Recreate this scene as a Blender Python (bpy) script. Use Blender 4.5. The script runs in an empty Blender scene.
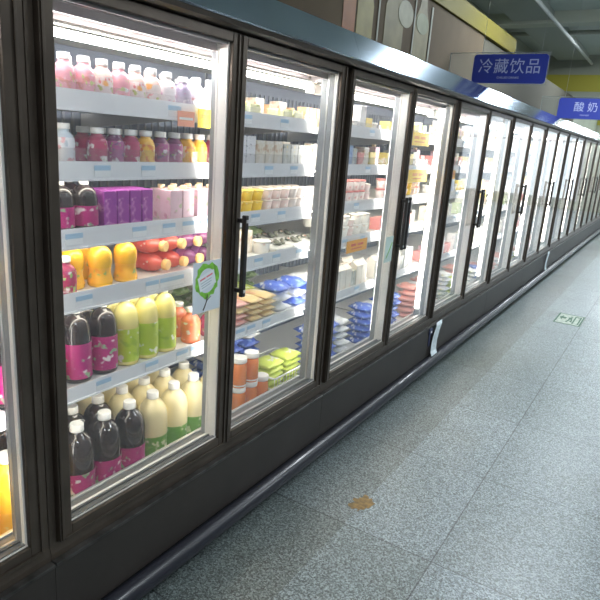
import bpy, bmesh, math, random
from mathutils import Vector, Matrix
random.seed(7)
S = bpy.context.scene
C = S.collection
PI = math.pi

# ---------------------------------------------------------------- camera
cam_d = bpy.data.cameras.new('camera')
cam = bpy.data.objects.new('camera', cam_d); C.objects.link(cam)
cam_d.sensor_width = 36.0
cam_d.lens = 584.94 / 600.0 * 36.0
cam_d.clip_start = 0.02
yaw, pit, rol = -0.5478, -0.2670, 0.0741
fw = Vector((math.sin(yaw)*math.cos(pit), math.cos(yaw)*math.cos(pit), math.sin(pit)))
r0 = Vector((math.cos(yaw), -math.sin(yaw), 0)); u0 = r0.cross(fw)
rr = math.cos(rol)*r0 + math.sin(rol)*u0; uu = -math.sin(rol)*r0 + math.cos(rol)*u0
M = Matrix((rr, uu, -fw)).transposed().to_4x4(); M.translation = Vector((1.3872, 0, 1.6562))
cam.matrix_world = M
S.camera = cam
# ---------------------------------------------------------------- world, exposure
S.view_settings.view_transform = 'Standard'; S.view_settings.look = 'None'
S.view_settings.gamma = 1; S.view_settings.exposure = 0.72
W = bpy.data.worlds.new('world'); S.world = W; W.use_nodes = True
W.node_tree.nodes['Background'].inputs[0].default_value = (0.80, 0.92, 1.0, 1)
W.node_tree.nodes['Background'].inputs[1].default_value = 1.3
S.cycles.transparent_max_bounces = 24
S.cycles.max_bounces = 7
S.cycles.caustics_reflective = False; S.cycles.caustics_refractive = False
S.cycles.use_denoising = True
CEIL = 3.45
CEIL_W = 40       # ceiling luminaires, watts each
TUBE = 24.0        # case tube emission
STRIP = 11.0       # vertical mullion light emission

# ---------------------------------------------------------------- materials
MATS = {}
def nt(name):
    m = bpy.data.materials.new(name); m.use_nodes = True
    t = m.node_tree; return m, t, t.nodes['Principled BSDF']
def mat(name, col, rough=.5, metal=0, coat=0, noise=0, scale=20, emit=0, bump=0, trans=0, sub=0):
    if name in MATS: return MATS[name]
    m, t, b = nt(name)
    b.inputs['Base Color'].default_value = (*col, 1)
    b.inputs['Roughness'].default_value = rough; b.inputs['Metallic'].default_value = metal
    b.inputs['Coat Weight'].default_value = coat
    if trans: b.inputs['Transmission Weight'].default_value = trans
    if emit:
        b.inputs['Emission Color'].default_value = (*col, 1); b.inputs['Emission Strength'].default_value = emit
    if noise or bump:
        tc = t.nodes.new('ShaderNodeTexCoord'); n = t.nodes.new('ShaderNodeTexNoise')
        n.inputs['Scale'].default_value = scale; n.inputs['Detail'].default_value = 4
        t.links.new(tc.outputs['Object'], n.inputs['Vector'])
        if noise:
            r = t.nodes.new('ShaderNodeValToRGB')
            r.color_ramp.elements[0].position = .3; r.color_ramp.elements[1].position = .7
            r.color_ramp.elements[0].color = (*[max(0, c*(1-noise)) for c in col], 1)
            r.color_ramp.elements[1].color = (*[min(1, c*(1+noise)) for c in col], 1)
            t.links.new(n.outputs['Fac'], r.inputs['Fac']); t.links.new(r.outputs['Color'], b.inputs['Base Color'])
        if bump:
            bp = t.nodes.new('ShaderNodeBump'); bp.inputs['Strength'].default_value = bump
            bp.inputs['Distance'].default_value = .01
            t.links.new(n.outputs['Fac'], bp.inputs['Height']); t.links.new(bp.outputs['Normal'], b.inputs['Normal'])
    MATS[name] = m; return m
def printed(name, base, inks, scale=30, rough=.35, stretch=(1, 1, 1)):
    """printed packaging: irregular blots and bars of ink colours over a base colour"""
    if name in MATS: return MATS[name]
    m, t, b = nt(name); b.inputs['Roughness'].default_value = rough
    tc = t.nodes.new('ShaderNodeTexCoord'); mp = t.nodes.new('ShaderNodeMapping')
    mp.inputs['Scale'].default_value = stretch
    t.links.new(tc.outputs['Object'], mp.inputs['Vector'])
    prev = None
    for i, ink in enumerate(inks):
        n = t.nodes.new('ShaderNodeTexNoise'); n.noise_dimensions = '4D'; n.inputs['W'].default_value = i*3.7+len(name)
        n.inputs['Scale'].default_value = scale*(1+.35*i); n.inputs['Detail'].default_value = 1.5
        t.links.new(mp.outputs[0], n.inputs['Vector'])
        r = t.nodes.new('ShaderNodeValToRGB'); r.color_ramp.elements[0].position = .60; r.color_ramp.elements[1].position = .66
        t.links.new(n.outputs['Fac'], r.inputs['Fac'])
        mx = t.nodes.new('ShaderNodeMix'); mx.data_type = 'RGBA'
        t.links.new(r.outputs['Color'], mx.inputs[0])
        if prev is None: mx.inputs[6].default_value = (*base, 1)
        else: t.links.new(prev, mx.inputs[6])
        mx.inputs[7].default_value = (*ink, 1); prev = mx.outputs[2]
    t.links.new(prev, b.inputs['Base Color'])
    MATS[name] = m; return m
def emission(name, col, st):
    if name in MATS: return MATS[name]
    m = bpy.data.materials.new(name); m.use_nodes = True; t = m.node_tree; t.nodes.clear()
    e = t.nodes.new('ShaderNodeEmission'); o = t.nodes.new('ShaderNodeOutputMaterial')
    e.inputs[0].default_value = (*col, 1); e.inputs[1].default_value = st
    t.links.new(e.outputs[0], o.inputs[0]); MATS[name] = m; return m
def pane_mat(name, haze=.05, tint=(1, 1, 1), rough=.01, ior=1.5):
    if name in MATS: return MATS[name]
    m = bpy.data.materials.new(name); m.use_nodes = True; t = m.node_tree; t.nodes.clear()
    tr = t.nodes.new('ShaderNodeBsdfTransparent'); tr.inputs[0].default_value = (*tint, 1)
    gl = t.nodes.new('ShaderNodeBsdfGlossy'); gl.inputs['Roughness'].default_value = rough
    df = t.nodes.new('ShaderNodeBsdfDiffuse'); df.inputs[0].default_value = (.95, .95, 1, 1)
    tl = t.nodes.new('ShaderNodeBsdfTranslucent'); tl.inputs[0].default_value = (.95, .95, 1, 1)
    dt = t.nodes.new('ShaderNodeMixShader'); dt.inputs[0].default_value = .5
    t.links.new(df.outputs[0], dt.inputs[1]); t.links.new(tl.outputs[0], dt.inputs[2])
    fr = t.nodes.new('ShaderNodeFresnel')
    ge = t.nodes.new('ShaderNodeNewGeometry'); im = t.nodes.new('ShaderNodeMix'); im.data_type = 'FLOAT'
    im.inputs[2].default_value = ior; im.inputs[3].default_value = 1/ior      # same reflectance from either face of the sheet
    t.links.new(ge.outputs['Backfacing'], im.inputs[0]); t.links.new(im.outputs[0], fr.inputs[0])
    a = t.nodes.new('ShaderNodeMixShader'); b = t.nodes.new('ShaderNodeMixShader'); o = t.nodes.new('ShaderNodeOutputMaterial')
    t.links.new(fr.outputs[0], a.inputs[0]); t.links.new(tr.outputs[0], a.inputs[1]); t.links.new(gl.outputs[0], a.inputs[2])
    b.inputs[0].default_value = haze
    t.links.new(a.outputs[0], b.inputs[1]); t.links.new(dt.outputs[0], b.inputs[2]); t.links.new(b.outputs[0], o.inputs[0])
    MATS[name] = m; return m
def floor_mat():
    m, t, b = nt('speckled stone tile')
    N = t.nodes.new; L = t.links.new
    tc = N('ShaderNodeTexCoord')
    v = N('ShaderNodeTexVoronoi'); v.inputs['Scale'].default_value = 190; L(tc.outputs['Object'], v.inputs['Vector'])
    n = N('ShaderNodeTexNoise'); n.inputs['Scale'].default_value = 85; n.inputs['Detail'].default_value = 5; n.inputs['Roughness'].default_value = .75
    L(tc.outputs['Object'], n.inputs['Vector'])
    r = N('ShaderNodeValToRGB'); e = r.color_ramp.elements
    e[0].position = .37; e[0].color = (.052, .064, .068, 1); e[1].position = .64; e[1].color = (.38, .46, .50, 1)
    x = r.color_ramp.elements.new(.5); x.color = (.165, .205, .22, 1)
    mixv = N('ShaderNodeMix'); mixv.data_type = 'FLOAT'; mixv.inputs[0].default_value = .5
    sep = N('ShaderNodeSeparateColor'); L(v.outputs['Color'], sep.inputs[0])
    sc = N('ShaderNodeMath'); sc.operation = 'MULTIPLY_ADD'; sc.inputs[1].default_value = .55; sc.inputs[2].default_value = .22
    L(sep.outputs[0], sc.inputs[0])
    L(n.outputs['Fac'], mixv.inputs[2]); L(sc.outputs[0], mixv.inputs[3]); L(mixv.outputs[0], r.inputs['Fac'])
    # tile grid: joints at x=.84 + .8k, y=3.05 + .8k ; each tile its own tone
    mp = N('ShaderNodeMapping'); mp.inputs['Location'].default_value = (-.84+8, -3.70+16, 0); L(tc.outputs['Object'], mp.inputs[0])
    br = N('ShaderNodeTexBrick'); br.offset = 0; br.inputs['Scale'].default_value = 1
    br.inputs['Brick Width'].default_value = .8; br.inputs['Row Height'].default_value = .8
    br.inputs['Mortar Size'].default_value = .0035; br.inputs['Mortar Smooth'].default_value = .3
    br.inputs['Color1'].default_value = (1.0, 1.0, 1.0, 1); br.inputs['Color2'].default_value = (.76, .77, .73, 1)
    br.inputs['Mortar'].default_value = (.28, .28, .28, 1); L(mp.outputs[0], br.inputs['Vector'])
    mu = N('ShaderNodeMix'); mu.data_type = 'RGBA'; mu.blend_type = 'MULTIPLY'; mu.inputs[0].default_value = 1
    L(r.outputs[0], mu.inputs[6]); L(br.outputs['Color'], mu.inputs[7])
    # brownish grime patches
    g = N('ShaderNodeTexNoise'); g.inputs['Scale'].default_value = 1.7; g.inputs['Detail'].default_value = 6; L(tc.outputs['Object'], g.inputs['Vector'])
    gr = N('ShaderNodeValToRGB'); gr.color_ramp.elements[0].position = .52; gr.color_ramp.elements[1].position = .75
    L(g.outputs['Fac'], gr.inputs['Fac'])
    gm = N('ShaderNodeMath'); gm.operation = 'MULTIPLY'; gm.inputs[1].default_value = .45; L(gr.outputs[0], gm.inputs[0])
    m2 = N('ShaderNodeMix'); m2.data_type = 'RGBA'; m2.blend_type = 'MULTIPLY'; m2.inputs[7].default_value = (.78, .72, .58, 1)
    L(gm.outputs[0], m2.inputs[0]); L(mu.outputs[2], m2.inputs[6])
    # darker, browner band of floor along the coolers (edge at x = .43)
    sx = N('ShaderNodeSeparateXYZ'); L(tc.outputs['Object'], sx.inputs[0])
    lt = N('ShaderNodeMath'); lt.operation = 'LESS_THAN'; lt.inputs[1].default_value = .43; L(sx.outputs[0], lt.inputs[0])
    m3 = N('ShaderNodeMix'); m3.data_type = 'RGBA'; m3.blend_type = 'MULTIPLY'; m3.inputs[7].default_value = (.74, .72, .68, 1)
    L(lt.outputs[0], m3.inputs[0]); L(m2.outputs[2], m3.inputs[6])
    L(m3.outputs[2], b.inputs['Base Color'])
    b.inputs['Roughness'].default_value = .36
    b.inputs['Specular IOR Level'].default_value = .55
    return m

FRAME = mat('dark bronze anodised metal', (.090, .070, .054), .36, .5, noise=.18, scale=9)
PANEL = mat('charcoal painted steel', (.038, .032, .028), .45, .1, noise=.12, scale=5)
RUBBER = mat('black rubber', (.012, .012, .013), .6)
PVC = mat('white plastic trim', (.90, .88, .84), .4)
ALU = mat('brushed aluminium', (.62, .63, .64), .3, .8)
SHELF = mat('white enamelled steel', (.72, .72, .70), .4)
LINER = mat('pale grey case liner', (.58, .60, .62), .5)
RAILM = mat('clear grey price rail', (.82, .84, .87), .25, coat=.5)
CANOPY = mat('brushed blue grey steel', (.50, .62, .76), .14, 1, noise=.04, scale=3)
BUMP = mat('glossy black bumper plastic', (.018, .019, .028), .34, 0, coat=.1)
TUBEM = emission('white tube light', (1.0, .985, .95), TUBE)
STRIPM = emission('white strip light', (1.0, .95, .84), STRIP)
SHFILLM = emission('added shelf glow', (1.0, .93, .78), 10)  # added fill glow for the goods below each shelf
REARFILLM = emission('added rear glow', (1.0, .97, .90), 8)  # added fill glow, hidden behind the posts
GLASS = pane_mat('door glass', haze=.022)
ACRYL = pane_mat('clear acrylic', haze=.03, tint=(.9, .93, .93))
HANDLE = mat('dark grey handle metal', (.06, .055, .055), .3, .6)
CAPW = mat('white cap plastic', (.88, .88, .86), .35)
CAPY = mat('yellow cap plastic', (.95, .60, .22), .4)
TAGB = mat('pale blue price ticket', (.42, .62, .80), .5)
TAGW = mat('white paper ticket', (.88, .9, .92), .6)

# ---------------------------------------------------------------- mesh helpers
def box(bm, x0, x1, y0, y1, z0, z1, bev=0, mi=0):
    r = bmesh.ops.create_cube(bm, size=1)
    vs = r['verts']
    for v in vs:
        v.co = Vector((x0+(v.co.x+.5)*(x1-x0), y0+(v.co.y+.5)*(y1-y0), z0+(v.co.z+.5)*(z1-z0)))
    fs = set(f for v in vs for f in v.link_faces)
    for f in fs: f.material_index = mi
    if bev:
        es = list(set(e for v in vs for e in v.link_edges))
        rb = bmesh.ops.bevel(bm, geom=es, offset=bev, segments=2, affect='EDGES', profile=.5)
        for f in rb['faces']: f.material_index = mi
def prism(bm, pts, y0, y1, mi=0):
    """polygon in x,z pulled along y"""
    a = [bm.verts.new((x, y0, z)) for x, z in pts]; b = [bm.verts.new((x, y1, z)) for x, z in pts]
    n = len(pts)
    for i in range(n):
        f = bm.faces.new((a[i], a[(i+1) % n], b[(i+1) % n], b[i])); f.material_index = mi
    bm.faces.new(a[::-1]).material_index = mi; bm.faces.new(b).material_index = mi
def lathe(bm, prof, seg=20, cx=0, cy=0, z0=0, sx=1, sy=1, mi=0, sq=0):
    rings = []
    for r, z in prof:
        ring = []
        for i in range(seg):
            a = 2*PI*i/seg
            k = 1
            if sq: k = 1/max(abs(math.cos(a)), abs(math.sin(a)))*sq+(1-sq)
            ring.append(bm.verts.new((cx+r*k*sx*math.cos(a), cy+r*k*sy*math.sin(a), z0+z)))
        rings.append(ring)
    for a, b in zip(rings, rings[1:]):
        for i in range(seg):
            f = bm.faces.new((a[i], a[(i+1) % seg], b[(i+1) % seg], b[i])); f.smooth = True; f.material_index = mi
    bm.faces.new(rings[0][::-1]).material_index = mi; bm.faces.new(rings[-1]).material_index = mi
def tube(bm, pts, r, seg=8, mi=0):
    prev = None
    pts = [Vector(p) for p in pts]
    for i, p in enumerate(pts):
        d = (pts[min(i+1, len(pts)-1)]-pts[max(i-1, 0)]).normalized()
        a = d.orthogonal().normalized() if abs(d.z) > .9 else d.cross(Vector((0, 0, 1))).normalized()
        b = d.cross(a)
        ring = [bm.verts.new(p+r*(math.cos(2*PI*k/seg)*a+math.sin(2*PI*k/seg)*b)) for k in range(seg)]
        if prev:
            for k in range(seg):
                f = bm.faces.new((prev[k], prev[(k+1) % seg], ring[(k+1) % seg], ring[k])); f.smooth = True; f.material_index = mi
        else: first = ring
        prev = ring
    bm.faces.new(first[::-1]).material_index = mi; bm.faces.new(prev).material_index = mi
def pillow(bm, L, Wd, H, n=8, jit=0, mi=0, seed=0, flat=.0):
    """sealed pouch lying flat: crimped edges, puffed middle; base at z=0"""
    rnd = random.Random(seed)
    top, bot = [], []
    for i in range(n+1):
        tr, br = [], []
        for j in range(n+1):
            u = i/n*2-1; v = j/n*2-1
            h = (1-abs(u)**3)*(1-abs(v)**3)
            e = 1 if (i in (0, n) or j in (0, n)) else 0
            jj = 0 if e else rnd.uniform(-jit, jit)*H
            x, y = u*L/2*(1-.05*v*v), v*Wd/2*(1-.05*u*u)
            t = bm.verts.new((x, y, H*.42+(H*.58*h+jj)+flat*e)); tr.append(t)
            br.append(t if e else bm.verts.new((x, y, H*.42-H*.42*min(1, h*2.2))))
        top.append(tr); bot.append(br)
    for i in range(n):
        for j in range(n):
            f = bm.faces.new((top[i][j], top[i+1][j], top[i+1][j+1], top[i][j+1])); f.smooth = True; f.material_index = mi
            q = (bot[i][j], bot[i][j+1], bot[i+1][j+1], bot[i+1][j])
            if len(set(q)) == 4:
                try:
                    f = bm.faces.new(q); f.smooth = True; f.material_index = mi
                except ValueError: pass
def mesh_of(bm, name, mats):
    me = bpy.data.meshes.new(name); bmesh.ops.recalc_face_normals(bm, faces=bm.faces[:]); bm.to_mesh(me); bm.free()
    for m in (mats if isinstance(mats, (list, tuple)) else [mats]): me.materials.append(m)
    return me
def obj(name, bm, mats, parent=None, loc=None, rot=None):
    o = bpy.data.objects.new(name, mesh_of(bm, name, mats)); C.objects.link(o)
    if parent: o.parent = parent
    if loc: o.location = loc
    if rot: o.rotation_euler = rot
    return o
def tag(o, label, cat, group=None, kind=None):
    o['label'] = label; o['category'] = cat
    if group: o['group'] = group
    if kind: o['kind'] = kind
    return o
def empty(name, loc=(0, 0, 0), rz=0):
    o = bpy.data.objects.new(name, None); C.objects.link(o); o.location = loc; o.rotation_euler = (0, 0, rz)
    o.empty_display_size = .05; return o
def struct(name, bm, mats, label=None):
    o = obj(name, bm, mats); o['kind'] = 'structure'
    if label: o['label'] = label
    return o
def bmn(): return bmesh.new()
def smooth(o):
    for p in o.data.polygons: p.use_smooth = True
    return o

# ---------------------------------------------------------------- layout of the cooler run
Y0, DW, GN, GW = .985, .696, .0816, .139
PITCH = 2*DW+GN+GW
def door_y(i): return Y0+(i//2)*PITCH+(i % 2)*(DW+GN)     # left edge of glass
ZB, ZT = .46, 1.96
SURF = [1.72, 1.535, 1.335, 1.135, .82]                  # shelf surfaces, top to bottom
LIPB = [1.69, 1.49, 1.285, 1.085, .782]
DECK = .34
XF = -.13                                                # shelf front
UNITS = range(-1, 10)
FARY = door_y(2*9)+PITCH-GW/2

# ---------------------------------------------------------------- room
fm = floor_mat()
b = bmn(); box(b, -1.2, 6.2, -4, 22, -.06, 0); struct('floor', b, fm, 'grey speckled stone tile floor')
b = bmn(); box(b, -1.2, 6.2, -4, 22, CEIL, CEIL+.08)
struct('ceiling', b, mat('pale grey green ceiling paint', (.60, .65, .60), .8, noise=.08, scale=1.2))
wp = mat('grey green wall paint', (.42, .45, .36), .75, noise=.06, scale=2)
b = bmn(); box(b, -1.28, -1.2, -4, 22, 0, CEIL); struct('wall_left', b, wp)
b = bmn(); box(b, 6.2, 6.28, -4, 22, 0, CEIL); struct('wall_right', b, mat('cream wall paint', (.20, .21, .22), .8))
b = bmn(); box(b, -1.28, 6.28, -4.08, -4, 0, CEIL); struct('wall_near', b, mat('dim brown wall paint', (.30, .25, .20), .8))
b = bmn()
box(b, -1.28, 1.4, 22, 22.08, 0, CEIL); box(b, 5.6, 6.28, 22, 22.08, 0, CEIL)
box(b, 1.4, 5.6, 22, 22.08, 0, .3); box(b, 1.4, 5.6, 22, 22.08, 3.0, CEIL)
struct('wall_far', b, wp)
b = bmn(); box(b, -1.2, 1.39, 21.97, 22, 2.80, 3.0); struct('trim_4', b, mat('yellow band paint', (.40, .36, .04), .6))
b = bmn()
for y in (1.4, 2.78, 4.18, 5.54): box(b, y, y+.06, 21.99, 22.09, .3, 3.0)
for z in (.3, 2.2, 2.94): box(b, 1.46, 5.54, 22.0, 22.08, z, z+.06)
wf = struct('added_window_1', b, ALU)  # out-of-view window added so its brightness whitens far doors and floor
b = bmn(); box(b, 1.46, 5.54, 22.04, 22.046, .36, 2.94); obj('added_window_pane', b, pane_mat('window glass', .02), wf)
# bulkhead with yellow bands crossing the hall, seen over the coolers
b = bmn()
box(b, -1.2, 6.2, 12.0, 12.25, 2.75, CEIL, mi=0)
box(b, -1.2, 6.2, 11.985, 12.0, 2.84, 3.12, mi=1)
struct('trim_1', b, [mat('olive grey bulkhead paint', (.34, .36, .30), .8), mat('yellow band paint', (.40, .36, .04), .6)])
# ceiling beams and conduit
b = bmn(); box(b, -1.2, 6.2, 8.5, 8.75, CEIL-.14, CEIL); struct('trim_2', b, mat('light beam paint', (.62, .65, .56), .8))
b = bmn(); box(b, -.85, -.35, 5.0, 11.9, CEIL-.10, CEIL)
struct('trim_3', b, mat('grey duct metal', (.46, .50, .46), .6))
def ceil_tube(name, pts, r, m, label, cat):
    b = bmn(); tube(b, pts, r, 8); return tag(obj(name, b, m), label, cat)
ceil_tube('conduit', [(-.28, 5.5, CEIL-.16), (-.28, 11.9, CEIL-.16)], .022, mat('white conduit', (.85, .87, .85), .4), 'long white conduit running along the ceiling above the aisle', 'pipe')
ceil_tube('water_pipe', [(-1.2, 9.6, CEIL-.06), (6.2, 9.6, CEIL-.06)], .03, mat('dull grey pipe', (.40, .42, .38), .5), 'thin grey pipe crossing under the ceiling near the wide beam', 'pipe')

# mural boards over the coolers
def mural():
    x = -.40; Q = 1.06; ZQ = lambda z: 1.656+(z-1.656)*Q
    b = bmn(); box(b, x-.04, x, -3.9, 5.88, 2.065, 2.71)
    board = obj('mural_board', b, mat('brown printed mural board', (.10, .072, .040), .85, noise=.16, scale=2.5))
    tag(board, 'long brown mural board of faded bottles standing above the coolers', 'mural')
    def blob(name, y0, y1, z0, z1, col, rnd=False):
        y0 *= Q; y1 *= Q; z0 = ZQ(z0); z1 = ZQ(z1)-.002
        b = bmn()
        if rnd:
            n = 24; cy, cz, ry, rz = (y0+y1)/2, (z0+z1)/2, (y1-y0)/2, (z1-z0)/2
            pts = [(cy+ry*math.cos(2*PI*i/n), cz+rz*math.sin(2*PI*i/n)) for i in range(n)]
        else:
            w = y1-y0
            pts = [(y0, z0), (y1, z0), (y1, z1-.18), (y1-.25*w, z1-.08), (y1-.32*w, z1), (y0+.32*w, z1), (y0+.25*w, z1-.08), (y0, z1-.18)]
        xo = .0045 if rnd else .0015; f0 = [b.verts.new((x+xo, p[0], p[1])) for p in pts]; b.faces.new(f0)
        r = bmesh.ops.extrude_face_region(b, geom=b.faces[:])
        for v in r['geom']:
            if isinstance(v, bmesh.types.BMVert): v.co.x += .002
        obj(name, b, mat('mural '+name+' %.2f' % y0, [min(1, c_*k_) for c_, k_ in zip(col, (.60, .55, .42))], .6, noise=.2, scale=6), board)
    blob('printed_bottle', 2.98, 3.12, 2.24, 2.649, (.50, .20, .08))
    blob('printed_bottle', 3.14, 3.34, 2.24, 2.6, (.42, .40, .18))
    blob('printed_bottle', 3.50, 3.78, 2.24, 2.649, (.28, .27, .16))
    blob('printed_circle', 3.68, 3.92, 2.40, 2.56, (.42, .46, .42), True)
    blob('printed_bottle', 3.96, 4.22, 2.25, 2.649, (.34, .33, .22))
    blob('printed_circle', 3.98, 4.20, 2.41, 2.54, (.33, .40, .31), True)
    for y, c in () and ((6.9, (.33, .36, .28)), (7.25, (.42, .42, .34)), (7.9, (.36, .40, .36)), (8.4, (.30, .32, .26))):
        blob('printed_bottle', y, y+.22, 2.25, 2.62, c)
    # white seam streaks of the print
    for y, w in ((3.40, .02), (3.94, .02), (4.24, .03)):
        b = bmn(); box(b, x+.004, x+.006, y*Q, y*Q+w, 2.27, 2.67); obj('printed_streak', b, mat('pale mural ink', (.30, .31, .26), .6), board)
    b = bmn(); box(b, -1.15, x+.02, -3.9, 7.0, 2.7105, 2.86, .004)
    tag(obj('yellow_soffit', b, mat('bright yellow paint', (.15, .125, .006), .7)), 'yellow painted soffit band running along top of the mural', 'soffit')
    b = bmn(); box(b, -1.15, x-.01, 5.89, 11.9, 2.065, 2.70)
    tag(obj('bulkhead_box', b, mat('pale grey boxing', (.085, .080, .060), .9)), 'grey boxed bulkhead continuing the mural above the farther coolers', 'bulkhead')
mural()

# ---------------------------------------------------------------- ceiling luminaires
for n, (x, y) in enumerate([(2.3, -.5), (2.3, 3.2)]+[(.80, y) for y in (6.0, 9.7, 13.4, 17.1, 20.6)]+[(4.4, y) for y in (1.4, 7.0, 12.7, 18.4)]):
    e = empty('ceiling_light', (x, y, CEIL))
    tag(e, 'white twin tube ceiling light over the aisle', 'ceiling light', 'ceiling lights over the aisle')
    b = bmn(); box(b, -.62, .62, -.16, .16, -.06, 0, .01); obj('housing', b, SHELF, e)
    for s in (-1, 1):
        b = bmn(); tube(b, [(-.58, s*.08, -.075), (.58, s*.08, -.075)], .014, 10); obj('tube_lamp', b, emission('aisle tube', (.90, .96, 1), 22), e)
    ld = bpy.data.lights.new('ceiling_lamp', 'AREA'); ld.shape = 'RECTANGLE'; ld.size = 1.2; ld.size_y = .3
    ld.energy = CEIL_W*(.55 if y < 4 else 1.25) ; ld.color = (.86, .94, 1)
    lo = bpy.data.objects.new('ceiling_lamp', ld); C.objects.link(lo); lo.parent = e; lo.location = (0, 0, -.1)

# ---------------------------------------------------------------- cooler units
def ring_frame(bm, y0, y1, z0, z1, w, x0, x1, bev=.003, wl=None, wr=None, wb=None, wt=None):
    wl = wl or w; wr = wr or w; wb = wb or w; wt = wt or w
    box(bm, x0, x1, y0, y0+wl, z0, z1, bev); box(bm, x0, x1, y1-wr, y1, z0, z1, bev)
    box(bm, x0, x1, y0+wl, y1-wr, z0, z0+wb, bev); box(bm, x0, x1, y0+wl, y1-wr, z1-wt, z1, bev)
def make_unit(k):
    ya = Y0+k*PITCH-GW/2; L = PITCH            # local y from 0 to L
    root = empty('display_cooler', (0, ya, 0))
    g0 = GW/2
    # body: back, top, bottom tub
    b = bmn()
    box(b, -.92, -.86, 0.002, L-.002, .10, 2.0)
    box(b, -.86, -.045, 0.002, L-.002, 1.995, 2.02)
    prism(b, [(-.86, .12), (-.04, .12), (-.04, .37), (-.10, .40), (-.12, .30), (-.86, .30)], 0.002, L-.002)
    obj('case_body', b, LINER, root)
    b = bmn(); box(b, -.855, -.845, .01, L-.01, .34, 1.99); bk = obj('back_panel', b, mat('blue grey back panel', (.17, .20, .27), .5), root)
    b = bmn()
    for j in range(34):
        box(b, -.845, -.838, .03+j*(L-.06)/34, .03+j*(L-.06)/34+.012, .36, 1.9)
    obj('back_ribs', b, mat('dull rib metal', (.24, .27, .32), .5), bk)
    # inner ceiling with honeycomb air outlet
    b = bmn(); box(b, -.80, -.22, .01, L-.01, 1.955, 1.985); obj('inner_ceiling', b, mat('grey inner ceiling', (.42, .42, .38), .5), root)
    b = bmn()
    box(b, -.21, -.19, .01, L-.01, 1.93, 1.99); box(b, -.065, -.05, .01, L-.01, 1.93, 1.99)
    for j in range(52): 
        y = .02+j*(L-.04)/52; box(b, -.19, -.065, y, y+.012, 1.955, 1.985)
    obj('air_grille', b, mat('pinkish grey grille', (.34, .29, .29), .5), root)
    # tube light
    b = bmn(); tube(b, [(-.16, .05, 1.897), (-.16, L-.05, 1.897)], .012, 12); t = obj('light_tube', b, TUBEM, root)
    b = bmn(); box(b, -.170, -.150, .03, L-.03, 1.918, 1.930, .004); obj('tube_housing', b, mat('grey inner ceiling', (.42, .42, .38), .5), t)
    for y in (.03, L-.05):
        b = bmn(); box(b, -.18, -.14, y, y+.02, 1.87, 1.915, .003); obj('tube_socket', b, SHELF, t)
    # deck
    b = bmn(); box(b, -.84, -.125, .012, L-.012, DECK-.03, DECK); dk = obj('deck_tray', b, SHELF, root)
    b = bmn(); box(b, -.122, -.112, .012, L-.012, DECK-.02, .43, .002); obj('deck_fence', b, pane_mat('clear fence', .10), dk)
    b = bmn(); box(b, -.124, -.11, .012, L-.012, .432, .44, .002); obj('fence_edge', b, ALU, dk)
    # shelves
    for s, (z, lb) in enumerate(zip(SURF, LIPB)):
        b = bmn(); box(b, -.70, XF, .02, L-.02, z-.022, z, .002)
        for yy in (.03, L-.045, L/2):            # brackets
            prism(b, [(-.84, z-.085), (-.84, z-.022), (-.30, z-.022), (-.30, z-.03)], yy, yy+.004)
        sh = obj('shelf', b, SHELF, root)
        if s > 0:
            b = bmn(); box(b, XF-.028, XF-.012, .04, L-.04, z-.030, z-.0225, .001); obj('added_shelf_glow', b, SHFILLM, sh)  # glowing strip added behind the lip to brighten goods underneath
        b = bmn()
        top = z+(.03 if s == 0 else .012)
        prism(b, [(XF+.001, lb), (XF+.010, lb), (XF+.004, top), (XF+.001, top)], .02, L-.02)
        prism(b, [(XF+.001, lb), (XF+.014, lb-.001), (XF+.014, lb+.004), (XF+.001, lb+.004)], .02, L-.02)
        obj('price_rail', b, RAILM, sh)
        # guard fence of clear plastic
        if s in (0, 1):
            b = bmn(); box(b, XF-.005, XF-.002, .02, L-.02, z+.001, z+.05); obj('clear_guard', b, pane_mat('clear guard', .06), sh)
        if k <= 4:
            ty = TICKETS.get((k, s))
            if ty is None:
                ty = []; y = .15+.1*((s*3+k) % 4)
                while y < L-.15: ty.append(y); y += .22+.09*((s+len(ty)) % 4)
            else: ty = [v-ya for v in ty]
            zc = (lb+top)/2; hh = min(.034, (top-lb)*.8)/2
            for y in ty:
                b = bmn(); lean = .35
                box(b, XF+.0095, XF+.0105, y, y+.062, zc-hh, zc+hh*.1, mi=1); box(b, XF+.0095, XF+.0105, y, y+.062, zc+hh*.1, zc+hh, mi=0)
                obj('price_ticket', b, [TAGB, TAGW], sh)
    # posts: half of a wide post at each end, narrow one between the doors
    for nm, a, c in (('post', 0.001, g0-.044), ('post', L-g0+.044, L-.001)):
        b = bmn(); box(b, -.045, .004, a, c, .37, 1.995, .002); obj(nm, b, FRAME, root)
    for a, c in ((0.001, g0-.01), (L-g0+.012, L-.001)):
        b = bmn(); box(b, -.090, -.05, a, c, .44, 1.96, .004); pb = obj('post_back', b, mat('grey mullion cover', (.27, .29, .31), .5), root)
        b = bmn(); box(b, -.0925, -.0905, a+.012, c-.012, .50, 1.88, .001); obj('added_rear_glow', b, REARFILLM, pb)  # unseen glowing strip added on the post's back to light the goods
    if k >= 1:
        b = bmn(); box(b, -.088, -.056, L-g0-.003, L-g0+.0115, .50, 1.93, .003)
        obj('strip_light', b, STRIPM, root)
    ym = g0+DW+GN/2
    b = bmn(); box(b, -.090, -.05, ym-.022, ym+.022, .44, 1.96, .004); pb = obj('post_back', b, mat('grey mullion cover', (.27, .29, .31), .5), root)
    b = bmn(); box(b, -.0925, -.0905, ym-.016, ym+.010, .50, 1.88, .001); obj('added_rear_glow', b, REARFILLM, pb)
    # sill and head
    b = bmn(); box(b, -.12, -.047, .002, L-.002, .402, .432, .003); obj('inner_sill', b, mat('dull sill metal', (.22, .22, .22), .4, .5), root)
    b = bmn(); prism(b, [(-.04, .365), (.012, .365), (.012, .385), (.004, .412), (-.04, .412)], .001, L-.001); obj('sill', b, FRAME, root)
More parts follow.
